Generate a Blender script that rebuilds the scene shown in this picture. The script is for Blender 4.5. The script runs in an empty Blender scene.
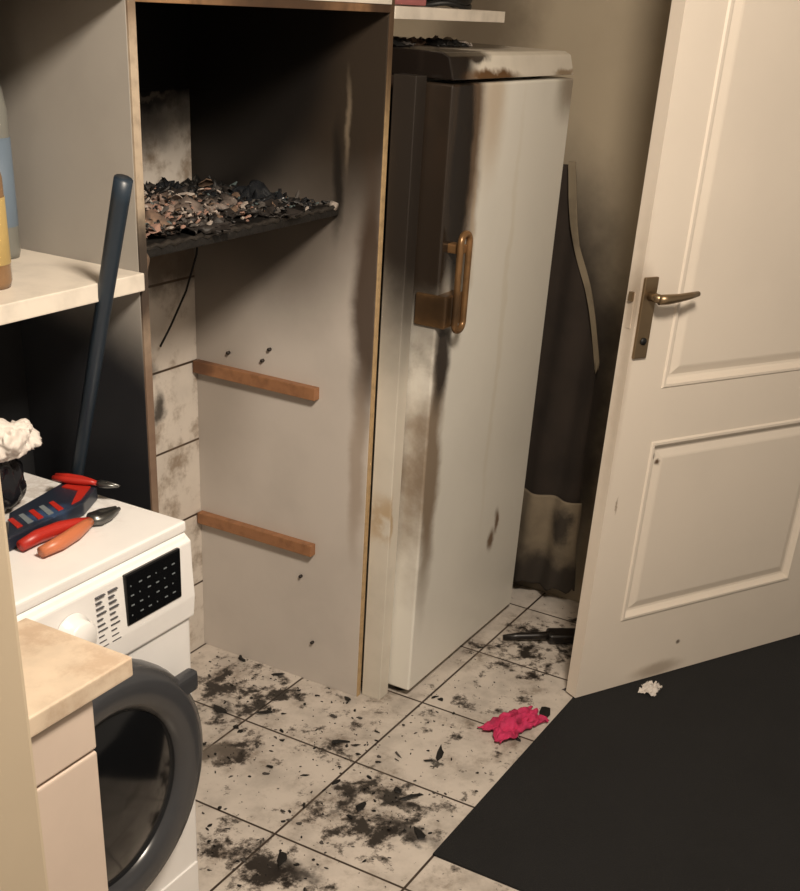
import bpy, bmesh, random
import numpy as np
from math import *
from mathutils import Vector, Matrix, noise as mnoise
random.seed(7)
S=bpy.context.scene
S.view_settings.view_transform='Standard'
# ---------------------------------------------------------------- camera
f,cy,th,ph,ro=1171.8,677.36,.48356,.52738,.06951
fw=np.array([cos(th)*cos(ph),sin(th)*cos(ph),-sin(ph)])
r0=np.array([sin(th),-cos(th),0.]);u0=np.cross(r0,fw)
rr=cos(ro)*r0+sin(ro)*u0;uu=-sin(ro)*r0+cos(ro)*u0
cam=bpy.data.cameras.new("camera");co=bpy.data.objects.new("camera",cam);S.collection.objects.link(co)
M=Matrix.Identity(4)
for i in range(3):
    M[i][0]=rr[i];M[i][1]=uu[i];M[i][2]=-fw[i]
M[2][3]=1.6
co.matrix_world=M
cam.sensor_fit='HORIZONTAL';cam.sensor_width=36;cam.lens=f*36/800;cam.shift_y=(cy-445.5)/800
cam.clip_start=.01
S.camera=co
# ---------------------------------------------------------------- materials
def C(r,g,b):
    return tuple(((v/255)/12.92 if v/255<=.04045 else ((v/255+.055)/1.055)**2.4) for v in (r,g,b))+(1,)
def newmat(name):
    m=bpy.data.materials.new(name);m.use_nodes=True
    nt=m.node_tree;return m,nt,nt.nodes['Principled BSDF']
def N(nt,t,**k):
    n=nt.nodes.new(t)
    for a,b in k.items(): setattr(n,a,b)
    return n
def mathn(nt,op,a,b=None,c=None,clamp=False):
    n=N(nt,'ShaderNodeMath',operation=op);n.use_clamp=clamp
    for i,v in enumerate((a,b,c)):
        if v is None: continue
        if isinstance(v,(int,float)): n.inputs[i].default_value=v
        else: nt.links.new(v,n.inputs[i])
    return n.outputs[0]
def mix(nt,fac,a,b):
    n=N(nt,'ShaderNodeMix',data_type='RGBA')
    for s,v in ((n.inputs[0],fac),(n.inputs[6],a),(n.inputs[7],b)):
        if isinstance(v,(int,float,tuple)): s.default_value=v
        else: nt.links.new(v,s)
    return n.outputs[2]
def mapr(nt,v,a,b,c,d,sm=True):
    n=N(nt,'ShaderNodeMapRange',interpolation_type='SMOOTHSTEP' if sm else 'LINEAR')
    nt.links.new(v,n.inputs[0])
    for i,x in enumerate((a,b,c,d)): n.inputs[1+i].default_value=x
    return n.outputs[0]
def noisen(nt,vec,scale,detail=4,rough=.55):
    n=N(nt,'ShaderNodeTexNoise');n.inputs['Scale'].default_value=scale
    n.inputs['Detail'].default_value=detail;n.inputs['Roughness'].default_value=rough
    if vec is not None: nt.links.new(vec,n.inputs['Vector'])
    return n
def blobmask(nt,vec,c,r,st,inner):
    su=N(nt,'ShaderNodeVectorMath',operation='SUBTRACT');nt.links.new(vec,su.inputs[0]);su.inputs[1].default_value=c
    mu=N(nt,'ShaderNodeVectorMath',operation='MULTIPLY');nt.links.new(su.outputs[0],mu.inputs[0]);mu.inputs[1].default_value=tuple(1/x for x in r)
    le=N(nt,'ShaderNodeVectorMath',operation='LENGTH');nt.links.new(mu.outputs[0],le.inputs[0])
    return mapr(nt,le.outputs['Value'],inner,1,st,0)
def blobs_apply(nt,pos,col,blobs,nscale,namp):
    nz=noisen(nt,pos,nscale,5,.6)
    a=N(nt,'ShaderNodeVectorMath',operation='SUBTRACT');nt.links.new(nz.outputs['Color'],a.inputs[0]);a.inputs[1].default_value=(.5,.5,.5)
    s=N(nt,'ShaderNodeVectorMath',operation='SCALE');nt.links.new(a.outputs[0],s.inputs[0]);s.inputs['Scale'].default_value=namp*2
    ad=N(nt,'ShaderNodeVectorMath',operation='ADD');nt.links.new(pos,ad.inputs[0]);nt.links.new(s.outputs[0],ad.inputs[1])
    for bl in blobs:
        c,r,k,st=bl[:4];inner=bl[4] if len(bl)>4 else .25
        col=mix(nt,blobmask(nt,ad.outputs[0],c,r,st,inner),col,C(*k))
    return col
def mat(name,base,blobs=(),rough=.5,metal=0,nscale=7,namp=.05,var=.12,vscale=9,bump=0,bscale=60,coat=0,grid=None,extra=None):
    m,nt,b=newmat(name)
    g=N(nt,'ShaderNodeNewGeometry');pos=g.outputs['Position']
    v=noisen(nt,pos,vscale,5)
    dark=tuple(x*.55 for x in C(*base)[:3])+(1,)
    col=mix(nt,mathn(nt,'MULTIPLY',mapr(nt,v.outputs['Fac'],.4,.75,0,1),var*2,clamp=True),C(*base),dark)
    gf=None
    if grid:
        sp=N(nt,'ShaderNodeSeparateXYZ');nt.links.new(pos,sp.inputs[0])
        for ax,off,size,w in grid['lines']:
            fr=mathn(nt,'FRACT',mathn(nt,'DIVIDE',mathn(nt,'SUBTRACT',sp.outputs[ax],off-50*size),size))
            d=mathn(nt,'MULTIPLY',mathn(nt,'MINIMUM',fr,mathn(nt,'SUBTRACT',1,fr)),size)
            k=mapr(nt,d,w*.6,w*1.2,1,0)
            gf=k if gf is None else mathn(nt,'MAXIMUM',gf,k)
        col=mix(nt,gf,col,C(*grid['color']))
    if extra: col=extra(nt,pos,col)
    if blobs: col=blobs_apply(nt,pos,col,blobs,nscale,namp)
    nt.links.new(col,b.inputs['Base Color'])
    b.inputs['Roughness'].default_value=rough;b.inputs['Metallic'].default_value=metal
    if coat: b.inputs['Coat Weight'].default_value=coat
    if bump or gf is not None:
        bn=noisen(nt,pos,bscale,4);h=bn.outputs['Fac']
        if gf is not None: h=mathn(nt,'SUBTRACT',mathn(nt,'MULTIPLY',h,bump),gf)
        bp=N(nt,'ShaderNodeBump');bp.inputs['Strength'].default_value=.35 if gf is not None else bump
        bp.inputs['Distance'].default_value=.003 if gf is not None else .01
        nt.links.new(h,bp.inputs['Height']);nt.links.new(bp.outputs[0],b.inputs['Normal'])
    return m
# ---------------------------------------------------------------- geometry helpers
def empty(name,loc=(0,0,0),rot=0):
    e=bpy.data.objects.new(name,None);e.empty_display_size=.05;e.location=loc;e.rotation_euler[2]=rot;S.collection.objects.link(e);return e
def finish(name,me,mt,parent=None,smooth=False):
    o=bpy.data.objects.new(name,me);S.collection.objects.link(o)
    for m in (mt if isinstance(mt,list) else [mt]): me.materials.append(m)
    if smooth:
        for p in me.polygons: p.use_smooth=True
    if parent: o.parent=parent
    return o
def bm2(name,bm,mt,parent=None,smooth=False):
    bmesh.ops.recalc_face_normals(bm,faces=bm.faces[:])
    me=bpy.data.meshes.new(name);bm.to_mesh(me);bm.free();return finish(name,me,mt,parent,smooth)
def box(name,x0,x1,y0,y1,z0,z1,mt,bev=.002,parent=None,seg=2):
    bm=bmesh.new();bmesh.ops.create_cube(bm,size=1)
    for v in bm.verts: v.co=Vector(((x0+x1)/2+v.co.x*(x1-x0),(y0+y1)/2+v.co.y*(y1-y0),(z0+z1)/2+v.co.z*(z1-z0)))
    if bev: bmesh.ops.bevel(bm,geom=bm.edges[:]+bm.verts[:],offset=bev,segments=seg,profile=.6,affect='EDGES')
    return bm2(name,bm,mt,parent)
def prism(name,poly,ax,a0,a1,mt,bev=0,parent=None,seg=2):
    bm=bmesh.new();vs=[]
    for a in (a0,a1):
        row=[]
        for p in poly:
            q=list(p);q.insert(ax,a);row.append(bm.verts.new(q))
        vs.append(row)
    n=len(poly);bm.faces.new(vs[0]);bm.faces.new(vs[1][::-1])
    for i in range(n): bm.faces.new((vs[0][i],vs[0][(i+1)%n],vs[1][(i+1)%n],vs[1][i]))
    if bev: bmesh.ops.bevel(bm,geom=bm.edges[:]+bm.verts[:],offset=bev,segments=seg,profile=.6,affect='EDGES')
    return bm2(name,bm,mt,parent)
def tube(name,pts,rad,mt,parent=None,seg=12,closed=False,flat=1.0):
    bm=bmesh.new();P=[Vector(p) for p in pts];n=len(P);rings=[];up=None
    for i,p in enumerate(P):
        t=((P[(i+1)%n]-P[i-1]) if closed or 0<i<n-1 else (P[1]-P[0] if i==0 else P[-1]-P[-2])).normalized()
        if up is None: up=t.orthogonal().normalized()
        up=(up-t*up.dot(t)).normalized();sd=t.cross(up)
        R=rad[i] if isinstance(rad,(list,tuple)) else rad
        rings.append([bm.verts.new(p+up*cos(2*pi*k/seg)*R+sd*sin(2*pi*k/seg)*R*flat) for k in range(seg)])
    for i in range(n if closed else n-1):
        a,b=rings[i],rings[(i+1)%n]
        for k in range(seg): bm.faces.new((a[k],a[(k+1)%seg],b[(k+1)%seg],b[k]))
    if not closed:
        bm.faces.new(rings[0][::-1]);bm.faces.new(rings[-1])
    return bm2(name,bm,mt,parent,True)
def lathe(name,c,ax,prof,mt,parent=None,seg=56,smooth=True):
    ax=Vector(ax).normalized();a=ax.orthogonal().normalized();b=ax.cross(a);c=Vector(c)
    bm=bmesh.new();rings=[]
    for r,h in prof:
        rings.append([bm.verts.new(c+ax*h+(a*cos(2*pi*k/seg)+b*sin(2*pi*k/seg))*max(r,1e-4)) for k in range(seg)])
    for i in range(len(rings)-1):
        for k in range(seg): bm.faces.new((rings[i][k],rings[i][(k+1)%seg],rings[i+1][(k+1)%seg],rings[i+1][k]))
    bmesh.ops.remove_doubles(bm,verts=bm.verts[:],dist=1e-5)
    return bm2(name,bm,mt,parent,smooth)
def crumple(name,c,sx,sy,hh,mt,parent=None,n=22,seed=0,rot=0,edge=.25,freq=1.0,thick=.002):
    bm=bmesh.new();g=[]
    for i in range(n+1):
        row=[]
        for j in range(n+1):
            u,v=i/n*2-1,j/n*2-1
            q=Vector((u*3+seed,v*3,seed*1.7))*freq
            k=1+edge*mnoise.noise(Vector((atan2(v,u)*1.3+seed,seed,2)))
            x=u*sx*k+mnoise.noise(q*1.3)*sx*.25;y=v*sy*k+mnoise.noise(q*1.3+Vector((9,0,0)))*sy*.25
            z=abs(mnoise.noise(q))*hh+abs(mnoise.noise(q*2.3))*hh*.5
            z*=max(.08,1-.7*(u*u+v*v)/2)
            row.append(bm.verts.new((c[0]+x*cos(rot)-y*sin(rot),c[1]+x*sin(rot)+y*cos(rot),c[2]+z)))
        g.append(row)
    for i in range(n):
        for j in range(n): bm.faces.new((g[i][j],g[i+1][j],g[i+1][j+1],g[i][j+1]))
    o=bm2(name,bm,mt,parent,True)
    md=o.modifiers.new('s','SOLIDIFY');md.thickness=thick;return o
def lumpbag(name,c,rx,ry,rz,mt,parent=None,seed=0,amp=.25):
    bm=bmesh.new();bmesh.ops.create_icosphere(bm,subdivisions=5,radius=1)
    for v in bm.verts:
        n=v.co.normalized();q=n*1.6+Vector((seed,0,0))
        fold=abs(mnoise.noise(Vector((n.x*5,n.y*5,n.z*1.3+seed))))
        k=1+amp*mnoise.noise(q)+amp*.8*(.3-fold)
        z=n.z*k
        v.co=Vector((c[0]+n.x*rx*k,c[1]+n.y*ry*k,max(c[2],c[2]+rz+z*rz)))
    return bm2(name,bm,mt,parent,True)
def flakes(name,items,mts,parent=None,thick=.0015,curl=.3):
    bm=bmesh.new()
    for x,y,z,s,asp,an,mi in items:
        n=random.randint(6,10);ring=[];tx=random.uniform(-curl,curl);ty=random.uniform(-curl,curl)
        for k in range(n):
            t=2*pi*k/n;r=s*random.uniform(.5,1.1)
            px,py=cos(t)*r,sin(t)*r*asp
            X,Y=px*cos(an)-py*sin(an),px*sin(an)+py*cos(an)
            ring.append((X,Y,max(0,(X*tx+Y*ty)+s*(abs(tx)+abs(ty))*.7)+random.uniform(0,curl*s*.4)))
        lo=[bm.verts.new((x+a,y+b,z+c_)) for a,b,c_ in ring];hi=[bm.verts.new((x+a*.9,y+b*.9,z+c_+thick)) for a,b,c_ in ring]
        ct=bm.verts.new((x,y,z+sum(q[2] for q in ring)/n+thick*1.5+curl*s*.25))
        for k in range(n):
            for fc in ((lo[k],lo[(k+1)%n],hi[(k+1)%n],hi[k]),(hi[k],hi[(k+1)%n],ct)):
                F=bm.faces.new(fc);F.material_index=mi
    return bm2(name,bm,mts,parent)
# ---------------------------------------------------------------- room
BLK=(14,12,11);BRN=(58,38,24);DK=(34,27,22)
def floor_dirt(nt,pos,col):
    n1=noisen(nt,pos,5,8,.7);n2=noisen(nt,pos,24,6,.7)
    k=mathn(nt,'MULTIPLY',mapr(nt,n1.outputs['Fac'],.45,.68,0,.8),mapr(nt,n2.outputs['Fac'],.42,.6,.3,1))
    col=mix(nt,k,col,C(112,98,84))
    n4=noisen(nt,pos,13,8,.72)
    msk=None
    for c,r,s in (((1.87,1.02,0),(.25,.27,1),1),((2.12,1.58,0),(.26,.27,1),1),((1.58,1.15,0),(.16,.25,1),1),((2.07,1.28,0),(.3,.16,1),.65),((1.87,1.44,0),(.15,.12,1),.85),((2.4,1.02,0),(.3,.2,1),.5),((2.80,1.06,0),(.34,.20,1),.95)):
        k=blobmask(nt,pos,c,r,s,.2);msk=k if msk is None else mathn(nt,'MAXIMUM',msk,k)
    thr=mathn(nt,'ADD',n4.outputs['Fac'],mathn(nt,'MULTIPLY',msk,.14))
    col=mix(nt,mapr(nt,thr,.59,.65,0,.7),col,C(70,60,52))
    col=mix(nt,mapr(nt,thr,.645,.69,0,.92),col,C(25,21,18))
    n3=noisen(nt,pos,60,3,.6)
    return mix(nt,mapr(nt,n3.outputs['Fac'],.67,.71,0,.9),col,C(30,25,22))
SM=(24,20,18)
m_floor=mat("floor_tile_mat",(206,197,187),rough=.3,var=.3,vscale=11,grid=dict(lines=[(0,2.018,.335,.0032),(1,1.165,.325,.0032)],color=(52,40,32)),extra=floor_dirt,
 blobs=[((1.87,1.10,0),(.10,.032,.1),SM,.92,.2),((1.85,.93,0),(.04,.11,.1),SM,.85,.2),((1.93,1.0,0),(.03,.09,.1),SM,.8,.2),((1.87,1.46,0),(.06,.05,.1),(100,92,84),.9,.6),((1.60,1.06,0),(.05,.09,.1),SM,.9,.2),((2.12,1.01,0),(.03,.02,.1),SM,.9),((2.02,1.57,0),(.04,.06,.1),SM,.8)],nscale=26,namp=.07)
box("floor",-1.2,4.6,-2.0,1.86,-.06,0,m_floor,0)
def walltile_dirt(nt,pos,col):
    n1=noisen(nt,pos,14,6,.65)
    return mix(nt,mapr(nt,n1.outputs['Fac'],.45,.7,0,.75),col,C(124,102,78))
m_wtile=mat("wall_tile_mat",(222,213,202),rough=.3,var=.15,grid=dict(lines=[(2,.193,.2,.003),(0,2.085,.2,.003)],color=(70,56,44)),extra=walltile_dirt,
 blobs=[((2.0,1.82,1.76),(.9,.5,.50),(16,14,13),1.0,.78),((2.13,1.82,1.375),(.12,.3,.010),(130,120,108),.6,.3),((2.14,1.82,1.30),(.10,.3,.05),(60,52,46),.5),((2.09,1.82,.80),(.05,.3,.05),BLK,.9),((2.2,1.82,1.08),(.3,.3,.14),(84,70,56),.9,.5),((2.12,1.82,.70),(.04,.3,.06),DK,.9)],nscale=14,namp=.05)
box("wall_back",-1.2,4.6,1.82,1.90,-.06,2.4,m_wtile,0)
m_wall=mat("wall_paint_mat",(158,146,126),rough=.8,var=.15,vscale=4,blobs=[((3.15,1.3,.6),(.4,.36,.75),(44,36,29),.97,.6),((3.15,1.8,1.9),(.5,.5,.5),(84,72,57),.8),((3.15,1.55,1.5),(.4,.2,.5),(84,72,57),.8)],nscale=4,namp=.10)
box("wall_right",3.16,3.26,.80,1.82,-.06,2.4,m_wall,0)
m_pil=mat("door_jamb_mat",(196,180,156),rough=.6,var=.05)
box("wall_left",.30,.492,.55,.74,0,2.4,m_pil,.004)
m_ceil=mat("ceiling_mat",(200,190,175),rough=.9)
box("ceiling",-1.2,4.6,-2.0,1.86,2.4,2.46,m_ceil,0)
m_mat=mat("dark_carpet_mat",(19,19,20),rough=.95,var=.3,vscale=5,bump=.5,bscale=300)
prism("floor_mat",[(1.811,.842),(1.800,-1.9),(4.5,-1.9),(4.5,.842)],2,0.0,.006,m_mat,.001)
# ---------------------------------------------------------------- storage cabinet
cab=empty("storage_cabinet")
m_white=mat("laminate_white_mat",(202,194,186),rough=.45,var=.10,vscale=5,
 blobs=[((2.28,1.6,1.22),(.3,.38,.40),(84,76,68),.88,.35),((2.28,1.8,.85),(.3,.22,.55),(130,119,108),.55),
        ((2.28,1.40,1.85),(.4,.40,.78),(50,42,34),1.0,.68),((2.28,1.80,1.70),(.4,.44,.66),(21,18,16),1.0,.76),
        ((2.28,1.34,1.02),(.3,.055,.38),(62,46,33),.92,.35),((2.28,1.35,.62),(.3,.03,.3),(140,118,96),.5,.3),
        ((2.28,1.405,1.36),(.3,.010,.13),(128,115,98),.7,.1),((2.28,1.43,1.25),(.3,.02,.16),(24,20,17),.85,.25)],nscale=6,namp=.025)
m_edge=mat("particleboard_edge_mat",(182,154,114),rough=.7,var=.3,vscale=60,blobs=[((2.28,1.32,1.7),(.2,.2,.42),(66,47,31),.95,.5)],namp=.05)
m_edgel=mat("laminate_edge_mat",(166,150,130),rough=.7,var=.3,vscale=60,blobs=[((1.52,1.32,1.18),(.2,.2,.12),(40,31,25),.95,.3),((1.52,1.32,.9),(.2,.2,.3),(96,70,55),.8),((1.52,1.32,1.62),(.2,.2,.14),(84,62,44),.8)],nscale=14,namp=.05)
m_div=mat("divider_grey_mat",(158,153,146),rough=.5,var=.08,blobs=[((1.51,1.7,.40),(.5,.9,.84),(30,31,35),1.0,.80),((1.51,1.6,1.66),(.4,.3,.22),(70,60,50),.8)],namp=.02)  # first blob paints the shade below the shelf into the divider colour
box("partition_right",2.277,2.295,1.322,1.82,0,2.0,m_white,.001,cab)
box("partition_edge_right",2.2785,2.2935,1.319,1.322,0,2.0,m_edge,.0005,cab)
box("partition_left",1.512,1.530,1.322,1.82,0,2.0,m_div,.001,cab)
box("partition_edge_left",1.5125,1.5295,1.318,1.322,0,2.0,m_edgel,.0005,cab)
m_back=mat("back_panel_mat",(74,64,53),rough=.6,blobs=[((1.2,1.6,.3),(3,.9,.95),(28,29,32),1.0,.8)])  # dark lower blob is painted-in shade of the niche under the shelf
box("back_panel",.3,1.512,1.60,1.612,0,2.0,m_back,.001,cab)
m_shw=mat("shelf_white_mat",(216,207,194),rough=.4,var=.25,vscale=14)
box("shelf_board_left",.3,1.512,1.31,1.60,1.158,1.186,m_shw,.002,cab)
m_wood=mat("wood_edge_mat",(140,106,74),rough=.6,var=.5,vscale=30,blobs=[((1.9,1.3,1.58),(.3,.3,.1),(52,36,25),.9),((2.25,1.3,1.58),(.1,.3,.1),(52,36,25),.9)])
box("top_board",1.530,2.277,1.318,1.82,1.566,1.580,m_wood,.001,cab)
box("top_board_facing",1.530,2.277,1.316,1.330,1.580,1.63,m_shw,.001,cab)
m_tl=mat("top_board_left_mat",(120,102,80),rough=.6,var=.4,vscale=30)
box("top_board_left",.3,1.512,1.318,1.60,1.572,1.590,m_tl,.001,cab)
m_batt=mat("batten_wood_mat",(156,110,76),rough=.6,var=.35,vscale=40,blobs=[((2.26,1.8,.79),(.1,.08,.05),(80,50,32),.8)])
box("batten_upper",2.255,2.277,1.460,1.815,.768,.797,m_batt,.002,cab)
box("batten_lower",2.255,2.277,1.460,1.815,.370,.400,m_batt,.002,cab)
m_nail=mat("nail_dark_mat",(40,32,27),rough=.5)
for i,(y,z) in enumerate([(1.72,.83),(1.60,.86),(1.62,.83),(1.50,.30),(1.46,.12)]):
    tube("nail_%d"%i,[(2.277,y,z),(2.268,y,z)],.004,m_nail,cab,8)
box("board_over_fridge",2.295,2.80,1.318,1.82,1.556,1.578,m_shw,.001,cab)
m_fill=mat("filler_strip_mat",(212,205,192),rough=.5,blobs=[((2.32,1.27,1.75),(.2,.2,1.05),(38,32,27),1.0,.62),((2.3,1.27,.5),(.012,.1,.09),(176,146,104),.7)],nscale=10,namp=.03)
box("filler_strip",2.296,2.340,1.262,1.316,0,1.46,m_fill,.002,cab)
# burnt shelf
bs=empty("burnt_shelf")
m_burn=mat("charred_board_mat",(28,26,24),rough=.5,var=.5,vscale=25,bump=.6,bscale=40)
prism("tray",[(1.532,1.395),(2.274,1.420),(2.274,1.815),(1.532,1.815)],2,1.180,1.198,m_burn,.004,bs)
m_lip=mat("melted_lip_mat",(60,56,52),rough=.3,var=.6,vscale=30,metal=.3)
tube("melted_lip",[(1.54+.73*i/60,1.397+.024*i/60+.002*sin(i*1.7),1.198+.002*sin(i*2.3)) for i in range(61)],[.003+.002*abs(sin(i*.37)) for i in range(61)],m_lip,bs)
ash=[mat("ash_white_mat",(172,160,150),rough=.9,var=.5,vscale=60),mat("ash_pink_mat",(148,116,102),rough=.9,var=.5,vscale=60),mat("char_black_mat",(16,15,14),rough=.55),mat("ash_grey_mat",(78,73,69),rough=.9,var=.5,vscale=60),mat("ash_teal_mat",(76,88,88),rough=.6),mat("ash_tan_mat",(104,84,68),rough=.9),mat("char_gloss_mat",(34,36,39),rough=.22)]
m_mix=mat("melted_residue_mat",(48,43,40),rough=.6,var=.6,vscale=30,nscale=30,namp=.08,blobs=[((1.80,1.58,1.22),(.22,.14,.2),(146,126,114),.95,.3),((1.70,1.5,1.22),(.08,.08,.2),(160,132,112),.9),((1.95,1.52,1.22),(.14,.07,.2),(134,122,114),.8)])
for k,(x,y,sx,sy,h) in enumerate([(1.70,1.60,.15,.16,.05),(1.90,1.60,.18,.16,.05),(2.08,1.60,.16,.14,.03)]):
    crumple("melted_residue_%d"%k,(x,y,1.198),sx,sy,h,m_mix,bs,44,seed=k*3.1+1,rot=k*.4,freq=2.0)
for k in range(6):
    crumple("charred_lump_%d"%k,(1.62+.11*k,random.uniform(1.68,1.73),1.2),.07,.05,.05,ash[[2,3,2,2,6,2][k]],bs,20,seed=k*3.1,rot=k*.3,freq=1.3)
crumple("glossy_melt",(2.12,1.56,1.2),.10,.07,.05,ash[6],bs,30,seed=2.7,freq=.8)
it=[]
for i in range(1500):
    x=random.uniform(1.55,2.24);y=random.uniform(1.415,1.77)
    h=.030*max(0,1-abs(x-1.85)/.42)*max(0,1-abs(y-1.62)/.28)
    w=[4,4,3.5,5,.6,3,0] if x<2.02 else [.8,.2,6,3,1.0,.6,3]
    if y>1.70: w=[.3,.3,7,2,0,.6,1]
    it.append((x,y,1.200+random.uniform(h*.4,h+.008),random.uniform(.002,.010)*(1.8 if random.random()<.08 else 1),random.uniform(.3,1),random.uniform(0,6.28),random.choices(range(7),w)[0]))
flakes("ash_heap",it,ash,bs,.002,.55)
lumpbag("melt_drip",(1.60,1.40,1.150),.022,.014,.03,ash[5],bs,seed=2)
tube("white_chip",[(2.255,1.415,1.200),(2.255,1.43,1.203)],.008,ash[0],bs)
tube("hanging_cable",[(2.12,1.80,.86),(2.16,1.80,.90),(2.22,1.80,.97),(2.25,1.79,1.05),(2.26,1.78,1.17)],.0025,ash[2],bs)
# ---------------------------------------------------------------- refrigerator
fr=empty("refrigerator")
FB=[((2.34,1.25,1.36),(.10,.3,.52),(42,35,29),1.0,.6),
    ((2.44,1.2,1.36),(.095,.3,.42),(88,69,52),.97,.35),
    ((2.55,1.2,1.42),(.08,.3,.24),(176,152,122),.6,.1),
    ((2.41,1.2,1.30),(.060,.3,.34),(28,23,20),1.0,.55),
    ((2.49,1.2,1.15),(.025,.3,.20),(176,148,112),.4,.1),
    ((2.38,1.2,.64),(.06,.3,.50),(122,102,80),.88,.3),
    ((2.39,1.2,.88),(.055,.3,.15),(42,34,28),.97,.35),
    ((2.77,1.2,.30),(.03,.3,.05),(104,76,50),.9),((2.80,1.2,.35),(.02,.3,.06),(104,76,50),.9),
    ((2.7,1.2,.9),(.02,.3,.7),(206,196,174),.3),
    ((2.97,1.2,1.44),(.12,.3,.12),(116,100,78),.75)]
m_fr=mat("fridge_enamel_mat",(226,223,214),FB,rough=.26,var=.06,vscale=3,nscale=7,namp=.035)
m_fb=mat("fridge_body_mat",(190,184,170),[((2.35,1.5,1.3),(.2,.9,.6),(44,34,28),1.0)],rough=.4)
box("body",2.352,2.975,1.285,1.80,.02,1.455,m_fb,.004,fr)
box("door",2.348,2.985,1.205,1.277,.022,1.448,m_fr,.007,fr,4)
box("gasket",2.360,2.968,1.277,1.285,.04,1.44,ash[2],0,fr)
m_cap=mat("fridge_top_mat",(214,207,194),[((2.37,1.3,1.5),(.13,.3,.12),(28,23,20),1.0,.5),((2.54,1.2,1.460),(.17,.3,.020),(98,72,48),1,.4),((2.47,1.2,1.50),(.09,.3,.018),(40,32,26),.95,.4),((2.7,1.6,1.512),(.5,.36,.03),(46,38,31),.97,.75),((2.93,1.2,1.463),(.10,.2,.014),(120,94,60),.8)],rough=.2,nscale=9,namp=.03)
prism("top_cap",[(1.207,1.455),(1.220,1.497),(1.236,1.504),(1.80,1.504),(1.80,1.455)],0,2.35,2.985,m_cap,.003,fr)
for k in range(5):
    crumple("burnt_residue_%d"%k,(2.40+.09*k,1.42+.03*(k%3),1.504),.06,.05,.022,ash[[2,3,5,2,0][k]],fr,24,seed=k*2.3,rot=k)
for i,(x,y) in enumerate([(2.39,1.25),(2.93,1.25),(2.39,1.76),(2.93,1.76)]):
    lathe("foot_%d"%i,(x,y,0),(0,0,1),[(0,0),(.018,0),(.018,.024),(0,.024)],ash[2],fr,20)
m_hand=mat("scorched_bronze_mat",(132,100,66),rough=.32,metal=.5,var=.4,vscale=25,blobs=[((2.35,1.2,1.0),(.05,.2,.06),(56,44,33),.8),((2.41,1.2,1.15),(.05,.2,.05),(160,120,80),.7)])
box("handle_base",2.340,2.428,1.180,1.258,.965,1.035,m_hand,.006,fr,3)
def rrect(cx,cz,w,h,r,y,n=6):
    P=[]
    for sx,sz,a0 in ((1,1,0),(-1,1,90),(-1,-1,180),(1,-1,270)):
        for k in range(n+1):
            a=radians(a0+90*k/n);P.append((cx+(w/2-r)*sx+cos(a)*r,y,cz+sz*(h/2-r)+sin(a)*r))
    return P
tube("handle_grip",rrect(2.390,1.060,.042,.205,.019,1.170),.0075,m_hand,fr,12,True)
box("handle_mount",2.377,2.405,1.172,1.208,1.12,1.14,m_hand,.004,fr)
# ---------------------------------------------------------------- door
D=empty("door_1",(2.599,.834,.008),atan2(-.49,.872))
m_door=mat("door_paint_mat",(226,215,201),rough=.4,var=.05,vscale=3,blobs=[((2.72,.76,.66),(.012,.1,.012),(60,48,38),1),((2.735,.76,.645),(.006,.1,.012),(90,72,56),1),((2.63,.82,.55),(.004,.1,.03),(130,110,90),.7),((2.9,.67,.10),(.010,.1,.010),(84,70,56),.9),((2.60,.83,1.05),(.05,.1,.09),(130,112,92),.45),((2.60,.86,.9),(.02,.05,.5),(150,130,108),.4),((2.85,.7,.03),(.14,.1,.03),(150,132,112),.6)],nscale=30,namp=.008)
def door_leaf(W,H,T,panels):
    bm=bmesh.new()
    xs=[0,panels[0][0],panels[0][1],W];zs=[0]
    for p in panels: zs+=[p[2],p[3]]
    zs.append(H)
    def q(a,b,c_,d): bm.faces.new([bm.verts.new(v) for v in (a,b,c_,d)])
    for side in (0,1):
        Y=lambda d:(d if side==0 else T-d)
        for i in range(3):
            for j in range(len(zs)-1):
                if i==1 and j%2==1: continue
                q((xs[i],Y(0),zs[j]),(xs[i+1],Y(0),zs[j]),(xs[i+1],Y(0),zs[j+1]),(xs[i],Y(0),zs[j+1]))
        for x0,x1,z0,z1 in panels:
            steps=[(0,0),(.004,-.004),(.010,-.004),(.016,.004),(.022,.009),(.028,.010),(.045,.004),(.050,.003)]
            for (a,da),(b,db) in zip(steps,steps[1:]):
                A=[(x0+a,z0+a),(x1-a,z0+a),(x1-a,z1-a),(x0+a,z1-a)];B=[(x0+b,z0+b),(x1-b,z0+b),(x1-b,z1-b),(x0+b,z1-b)]
                for k in range(4):
                    l=(k+1)%4
                    q((A[k][0],Y(da),A[k][1]),(A[l][0],Y(da),A[l][1]),(B[l][0],Y(db),B[l][1]),(B[k][0],Y(db),B[k][1]))
            a,da=steps[-1];q((x0+a,Y(da),z0+a),(x1-a,Y(da),z0+a),(x1-a,Y(da),z1-a),(x0+a,Y(da),z1-a))
    for j in range(len(zs)-1):
        for x in (0,W): q((x,0,zs[j]),(x,T,zs[j]),(x,T,zs[j+1]),(x,0,zs[j+1]))
    for i in range(3):
        for z in (0,H): q((xs[i],0,z),(xs[i+1],0,z),(xs[i+1],T,z),(xs[i],T,z))
    bmesh.ops.remove_doubles(bm,verts=bm.verts[:],dist=1e-5)
    return bm2("leaf",bm,m_door,D)
door_leaf(.86,2.0,.04,[(.115,.745,.205,.695),(.115,.745,.825,1.86)])
m_steel=mat("brushed_bronze_mat",(140,120,94),rough=.35,metal=.8,var=.2)
box("escutcheon",.006,.046,-.008,0.001,.905,1.085,m_steel,.004,D,3)
tube("lever_neck",[(.026,-.006,1.045),(.026,-.045,1.045)],.010,m_steel,D)
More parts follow.
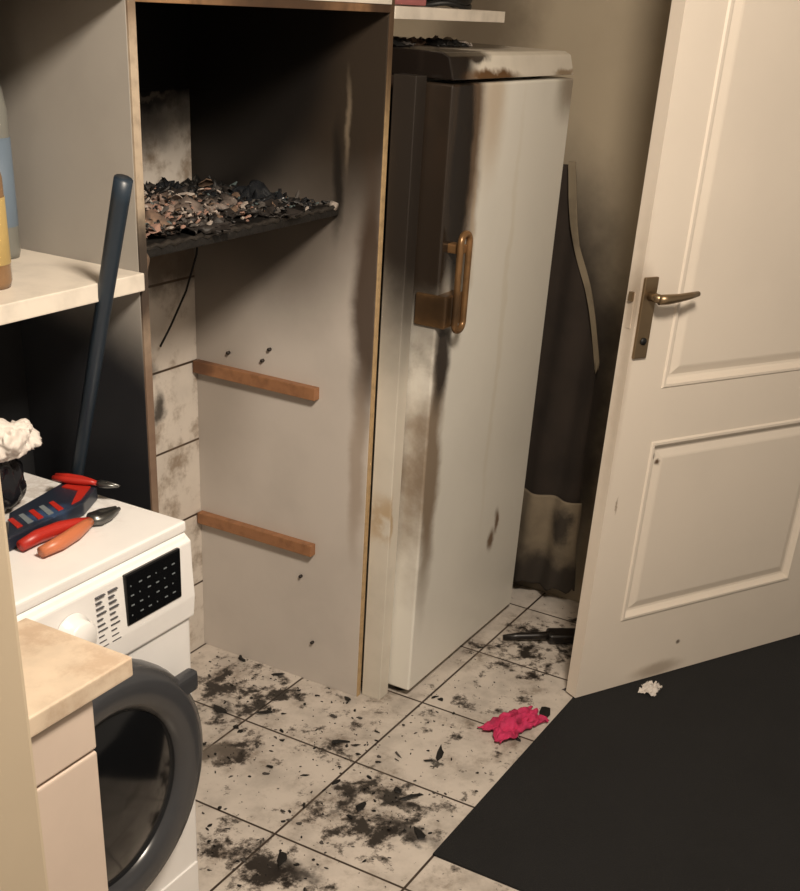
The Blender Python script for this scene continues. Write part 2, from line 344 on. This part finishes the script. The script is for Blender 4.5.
tube("lever",[(.020,-.045,1.045),(.046,-.047,1.045),(.08,-.046,1.046),(.11,-.044,1.048),(.140,-.04,1.050)],[.011,.011,.009,.008,.006],m_steel,D,14)
lathe("key_cylinder",(.026,-.008,.945),(0,-1,0),[(0,.004),(.008,.004),(.008,0)],ash[2],D,20)
box("latch_plate",-.0015,.001,.012,.028,.97,1.05,m_door,.0005,D)
box("latch_bolt",-.008,.001,.014,.026,1.03,1.05,m_steel,.001,D)
# ---------------------------------------------------------------- washing machine
wm=empty("washing_machine",(.014,.010,0))
m_wm=mat("washer_white_mat",(232,230,228),rough=.3,var=.05,blobs=[((1.3,1.4,.83),(.2,.2,.02),(170,158,144),.5,.1)],nscale=25,namp=.1)
m_blk=mat("gloss_black_mat",(12,13,15),rough=.12)
m_gr=mat("washer_ring_grey_mat",(60,61,64),rough=.25)
m_txt=mat("print_grey_mat",(70,70,74),rough=.6);m_light=mat("display_print_mat",(110,118,122),rough=.6)
box("body",.80,1.390,1.138,1.575,.01,.812,m_wm,.014,wm,4)
box("lid",.797,1.392,1.144,1.577,.812,.832,m_wm,.006,wm,3)
prism("control_panel",[(1.150,.655),(1.132,.662),(1.130,.70),(1.134,.800),(1.148,.812),(1.16,.812)],0,.80,1.390,m_wm,.003,wm)
box("display",1.222,1.355,1.1285,1.137,.712,.800,m_blk,.002,wm)
for i in range(6):
    for j in range(4):
        w_=.007 if (i+j)%3 else .002
        box("display_icon_%d_%d"%(i,j),1.232+i*.020,1.232+w_+i*.020,1.1278,1.1286,.727+j*.017,.729+j*.017,m_light,0,wm)
for i in range(10):
    for s in (0,1):
        o_=.004*(i%3)
        box("programme_text_%d_%d"%(i,s),1.158 if s==0 else 1.186,(1.178-o_) if s==0 else (1.206-o_),1.1295,1.134,.700+i*.0095,.7015+i*.0095,m_txt,0,wm)
lathe("dial",(1.105,1.132,.745),(0,-1,0),[(.036,0),(.036,.004),(.030,.006),(.029,.022),(.026,.025),(0,.025)],m_wm,wm,40)
box("detergent_drawer",.815,1.02,1.126,1.140,.70,.795,m_wm,.004,wm)
dc=(1.130,1.142,.430)
lathe("door_ring",dc,(0,-1,0),[(.240,-.005),(.240,.02),(.233,.042),(.215,.053),(.180,.050),(.163,.038),(.160,.02)],m_gr,wm)
lathe("door_glass",dc,(0,-1,0),[(.162,.036),(.13,.048),(.09,.057),(.04,.062),(0,.064)],m_blk,wm)
box("door_pull",1.290,1.352,1.094,1.118,.545,.585,m_gr,.010,wm,3)
box("kick_plate",.81,1.380,1.134,1.142,.02,.13,m_wm,.002,wm)
# ---------------------------------------------------------------- kitchen counter
kc=empty("kitchen_counter")
def marble(nt,pos,col):
    n=noisen(nt,pos,7,9,.7);return mix(nt,mapr(nt,n.outputs['Fac'],.46,.6,0,.6),col,C(172,146,122))
m_top=mat("worktop_mat",(212,194,172),rough=.35,var=.2,vscale=12,extra=marble)
m_cf=mat("cabinet_front_mat",(206,189,175),rough=.5,var=.05)
box("worktop",.36,.960,.880,1.060,.842,.870,m_top,.004,kc,3)
box("carcass",.37,.898,.905,1.055,.08,.842,m_cf,.002,kc)
box("drawer_front",.375,.896,.890,.905,.765,.835,m_cf,.003,kc)
box("cupboard_door",.375,.896,.890,.905,.09,.760,m_cf,.003,kc)
box("plinth",.38,.885,.93,1.05,0,.08,m_gr,0,kc)
# ---------------------------------------------------------------- broom
br=empty("broom")
m_pole=mat("broom_blue_mat",(34,45,56),rough=.4)
P0=Vector((1.394,1.24,1.34));P1=Vector((1.452,1.432,.84));dv=(P1-P0)
tube("pole",[P0+dv*t for t in (-.01,.05,.5,1,1.5)],[.0140,.0140,.0125,.011,.010],m_pole,br)
# ---------------------------------------------------------------- things on washer
tc=empty("tool_case")
m_cd=mat("tool_case_dark_mat",(34,40,52),rough=.35,blobs=[((1.25,1.31,.86),(.06,.03,.03),(60,84,120),.7)],nscale=20,namp=.03);m_red=mat("tool_red_mat",(170,40,30),rough=.4);m_or=mat("tool_orange_mat",(190,112,76),rough=.4);m_met=mat("tool_steel_mat",(110,110,108),rough=.35,metal=.9)
prism("case_body",[(1.145,1.285),(1.320,1.295),(1.385,1.325),(1.378,1.385),(1.217,1.355)],2,.833,.856,m_cd,.003,tc)
prism("case_label",[(1.300,1.302),(1.325,1.305),(1.375,1.33),(1.372,1.372),(1.345,1.366),(1.350,1.335)],2,.856,.858,m_red,0,tc)
for i in range(5):
    prism("label_print_%d"%i,[(1.18+.022*i,1.300),(1.192+.022*i,1.300),(1.205+.022*i,1.335),(1.195+.022*i,1.335)],2,.856,.8572,[m_red,m_light][i%2],0,tc)
def pliers(name,c,rot,open_,z,mh,mh2,sc=1):
    e=empty(name,(c[0],c[1],z),rot);e.scale=(sc,sc,sc)
    for s in (-1,1):
        tube("grip_%d"%s,[(-.01,0,.008),(-.03,s*open_*.35,.01),(-.06,s*open_*.8,.011),(-.10,s*open_*1.1,.011),(-.135,s*open_*1.0,.010)],[.006,.008,.010,.010,.008],mh if s==1 else mh2,e)
        tube("jaw_%d"%s,[(-.015,-s*.002,.008),(0,s*.008,.008),(.02,s*.008,.008),(.05,s*.003,.008)],[.006,.008,.007,.003],m_met,e,10)
    lathe("pivot",(0,0,.004),(0,0,1),[(.012,0),(.012,.011),(0,.012)],m_met,e,20)
    return e
pliers("pliers",(1.305,1.257),.05,.018,.833,m_red,m_or,1.1)
pliers("pliers",(1.385,1.315),-1.25,.009,.858,m_red,m_red,.62)
m_tis=mat("tissue_mat",(216,208,200),rough=.9)
bag=empty("plastic_bag");lumpbag("bag_skin",(1.255,1.42,.833),.05,.040,.052,mat("dark_plastic_mat",(24,24,28),rough=.2),bag,seed=3)
pt=empty("paper_towel");lumpbag("sheet",(1.262,1.385,.932),.045,.035,.028,m_tis,pt,seed=9,amp=.5)
# bottles on shelf
def bottle(name,x,y,z,r,h,mb,mc,lab=None):
    e=empty(name,(x,y,z));
    lathe("bottle_body",(0,0,0),(0,0,1),[(0,0),(r*.92,0),(r,.01),(r,h*.66),(r*.85,h*.76),(r*.4,h*.88),(r*.36,h*.92)],mb,e,32)
    if lab: lathe("label",(0,0,h*.15),(0,0,1),[(r*1.01,0),(r*1.02,.001),(r*1.02,h*.4),(r*1.01,h*.4)],lab,e,32)
    lathe("cap",(0,0,h*.9),(0,0,1),[(r*.45,0),(r*.45,h*.12),(0,h*.12)],mc,e,24);return e
bottle("plastic_bottle",1.440,1.555,1.186,.034,.33,mat("bottle_white_mat",(112,112,106),rough=.3),m_cd,mat("label_blue_mat",(96,110,124),rough=.4))
bottle("plastic_bottle",1.275,1.41,1.186,.037,.23,mat("bottle_amber_mat",(128,98,68),rough=.2),mat("cap_yellow_mat",(200,170,40)),mat("label_yellow_mat",(170,146,92),rough=.4))
# items on board over the fridge
cc=empty("cable_coil",(2.66,1.42,1.578))
for i in range(4):
    tube("loop_%d"%i,[(cos(a*pi/16)*(.075+.004*i),sin(a*pi/16)*(.07),.006+.010*i+.004*sin(a*.7+i)) for a in range(32)],.0055,ash[2],cc,8,True)
tube("cable_end",[(.07,0,.03),(.03,-.03,.045),(-.03,-.02,.05),(-.07,.0,.03)],.005,m_tis,cc,8)
sb=empty("storage_box");box("box_body",2.34,2.48,1.35,1.50,1.580,1.66,mat("pink_box_mat",(150,90,90),rough=.6,var=.3),.004,sb);box("box_lid",2.336,2.484,1.346,1.504,1.64,1.67,m_tl,.004,sb)
# ---------------------------------------------------------------- loose items
m_pink=mat("pink_cloth_mat",(204,50,98),rough=.8,var=.6,vscale=30)
crumple("cleaning_cloth",(2.39,.915,.004),.085,.042,.035,m_pink,seed=5.5,rot=-.35,n=36,freq=.9)
crumple("crumpled_paper",(2.76,.68,.008),.030,.022,.025,m_tis,seed=8.5,n=14)
it=[]
def sh(x,y,s,asp,a,m=2): it.append((x,y,.001,s,asp,a,m))
for x,y,s,asp,a in [(2.16,1.01,.032,.3,.4),(2.12,1.02,.016,.5,2),(1.96,.985,.034,.35,2.6),(2.49,.875,.03,.5,.3),(2.25,1.33,.02,.5,1),(2.02,1.57,.03,.4,1.2),(2.07,1.47,.025,.4,2.5),(1.87,1.06,.025,.4,0),(1.86,.90,.03,.5,1),(2.07,1.24,.03,.3,2.2),(1.62,1.10,.03,.4,.5),(2.25,1.55,.02,.4,2),(2.26,1.68,.02,.5,1),(2.02,.55,.014,.25,1)]: sh(x,y,s,asp,a)
for i in range(560):
    cx,cyy,sd=random.choice([(1.87,1.05,.10),(1.87,.93,.08),(2.05,1.55,.09),(2.2,1.6,.08),(2.07,1.26,.08),(1.6,1.1,.08),(2.3,1.05,.16),(2.6,1.05,.18),(1.55,1.3,.08),(1.9,1.4,.12),(2.1,1.2,.3),(2.0,1.0,.25)])
    x=random.gauss(cx,sd);y=random.gauss(cyy,sd)
    if y<.86 or y>1.78 or (x>2.34 and y>1.19) or (1.5>x and y>1.1) or (2.27<x<2.36 and y>1.25) or x>3.1: continue
    s=min(.018,random.expovariate(1/.003)+.0012)
    it.append((x,y,.0006,s,random.uniform(.25,.8),random.uniform(0,6.28),random.choices([2,3],[5,2])[0]))
flakes("floor_debris",it,ash,None,.001,.15)
hb=empty("hand_brush",(2.86,1.03,0),-.95)
m_bkp=mat("brush_black_mat",(24,20,18),rough=.35)
tube("handle",[(-.13,0,.014),(-.09,0,.018),(-.03,0,.020),(.02,0,.022)],[.008,.011,.011,.014],m_bkp,hb)
box("brush_head",.0,.11,-.028,.028,.006,.034,m_bkp,.010,hb,3)
# scorched curtain hanging in the gap beside the fridge
m_cl=mat("scorched_fabric_mat",(44,36,30),rough=.95,var=.4,vscale=8)
m_cl2=mat("pale_fabric_mat",(120,109,91),rough=.9,var=.4,vscale=14)
m_cl3=mat("singed_fabric_mat",(124,112,94),rough=.9,var=.4,vscale=10,nscale=12,namp=.05,blobs=[((3.12,1.14,.06),(.3,.3,.14),(38,32,27),.95,.4),((3.12,1.12,.26),(.3,.05,.08),(38,32,27),.9,.4)])
hc=empty("hanging_curtain")
def drape(name,y0f,y1f,z0,z1,mt,par,x=3.12,amp=.010,n=40,mm=24):
    bm=bmesh.new();g=[]
    for i in range(n+1):
        row=[]
        for j in range(mm+1):
            zb=z0+.03*mnoise.noise(Vector((j*.35,z0*9,3)))
            z=zb+(z1-zb)*i/n
            y=y0f(z)+(y1f(z)-y0f(z))*j/mm
            row.append(bm.verts.new((x+amp*sin(y*60+z*3)+.8*amp*mnoise.noise(Vector((y*9,z*7,1))),y,z)))
        g.append(row)
    for i in range(n):
        for j in range(mm): bm.faces.new((g[i][j],g[i+1][j],g[i+1][j+1],g[i][j+1]))
    o=bm2(name,bm,mt,par,True);md=o.modifiers.new('s','SOLIDIFY');md.thickness=.004;return o
def edge(z):
    K=[(.0,1.05),(.2,1.08),(.74,1.085),(.95,1.15),(1.10,1.205),(1.16,1.222),(1.24,1.24)]
    if z<=K[0][0]: return K[0][1]
    for (a,b),(c_,d) in zip(K,K[1:]):
        if z<=c_: return b+(d-b)*(z-a)/(c_-a)
    return K[-1][1]
drape("fabric_dark",lambda z:edge(z),lambda z:1.45,.30,1.24,m_cl,hc)
drape("fabric_pale_hem",lambda z:edge(z)-.008-.010*abs(sin(z*9)),lambda z:edge(z)+.004+.006*sin(z*13),.74,1.25,m_cl2,hc,x=3.105,amp=.004)
drape("fabric_lower",lambda z:edge(z)-.01,lambda z:1.30,.05,.34,m_cl3,hc,x=3.10,amp=.014)
# ---------------------------------------------------------------- lights
def area(name,loc,tgt,size,power,col):
    l=bpy.data.lights.new(name,'AREA');l.shape='DISK';l.size=size;l.energy=power;l.color=col
    o=bpy.data.objects.new(name,l);S.collection.objects.link(o);o.location=loc
    o.rotation_euler=(Vector(tgt)-Vector(loc)).to_track_quat('-Z','Y').to_euler();return o
area("ceiling_lamp",(.9,.1,2.3),(2.2,1.1,.6),.35,56,(1,.87,.72))
w=bpy.data.worlds.new("world");S.world=w;w.use_nodes=True
w.node_tree.nodes['Background'].inputs[0].default_value=(1,.86,.70,1);w.node_tree.nodes['Background'].inputs[1].default_value=.32
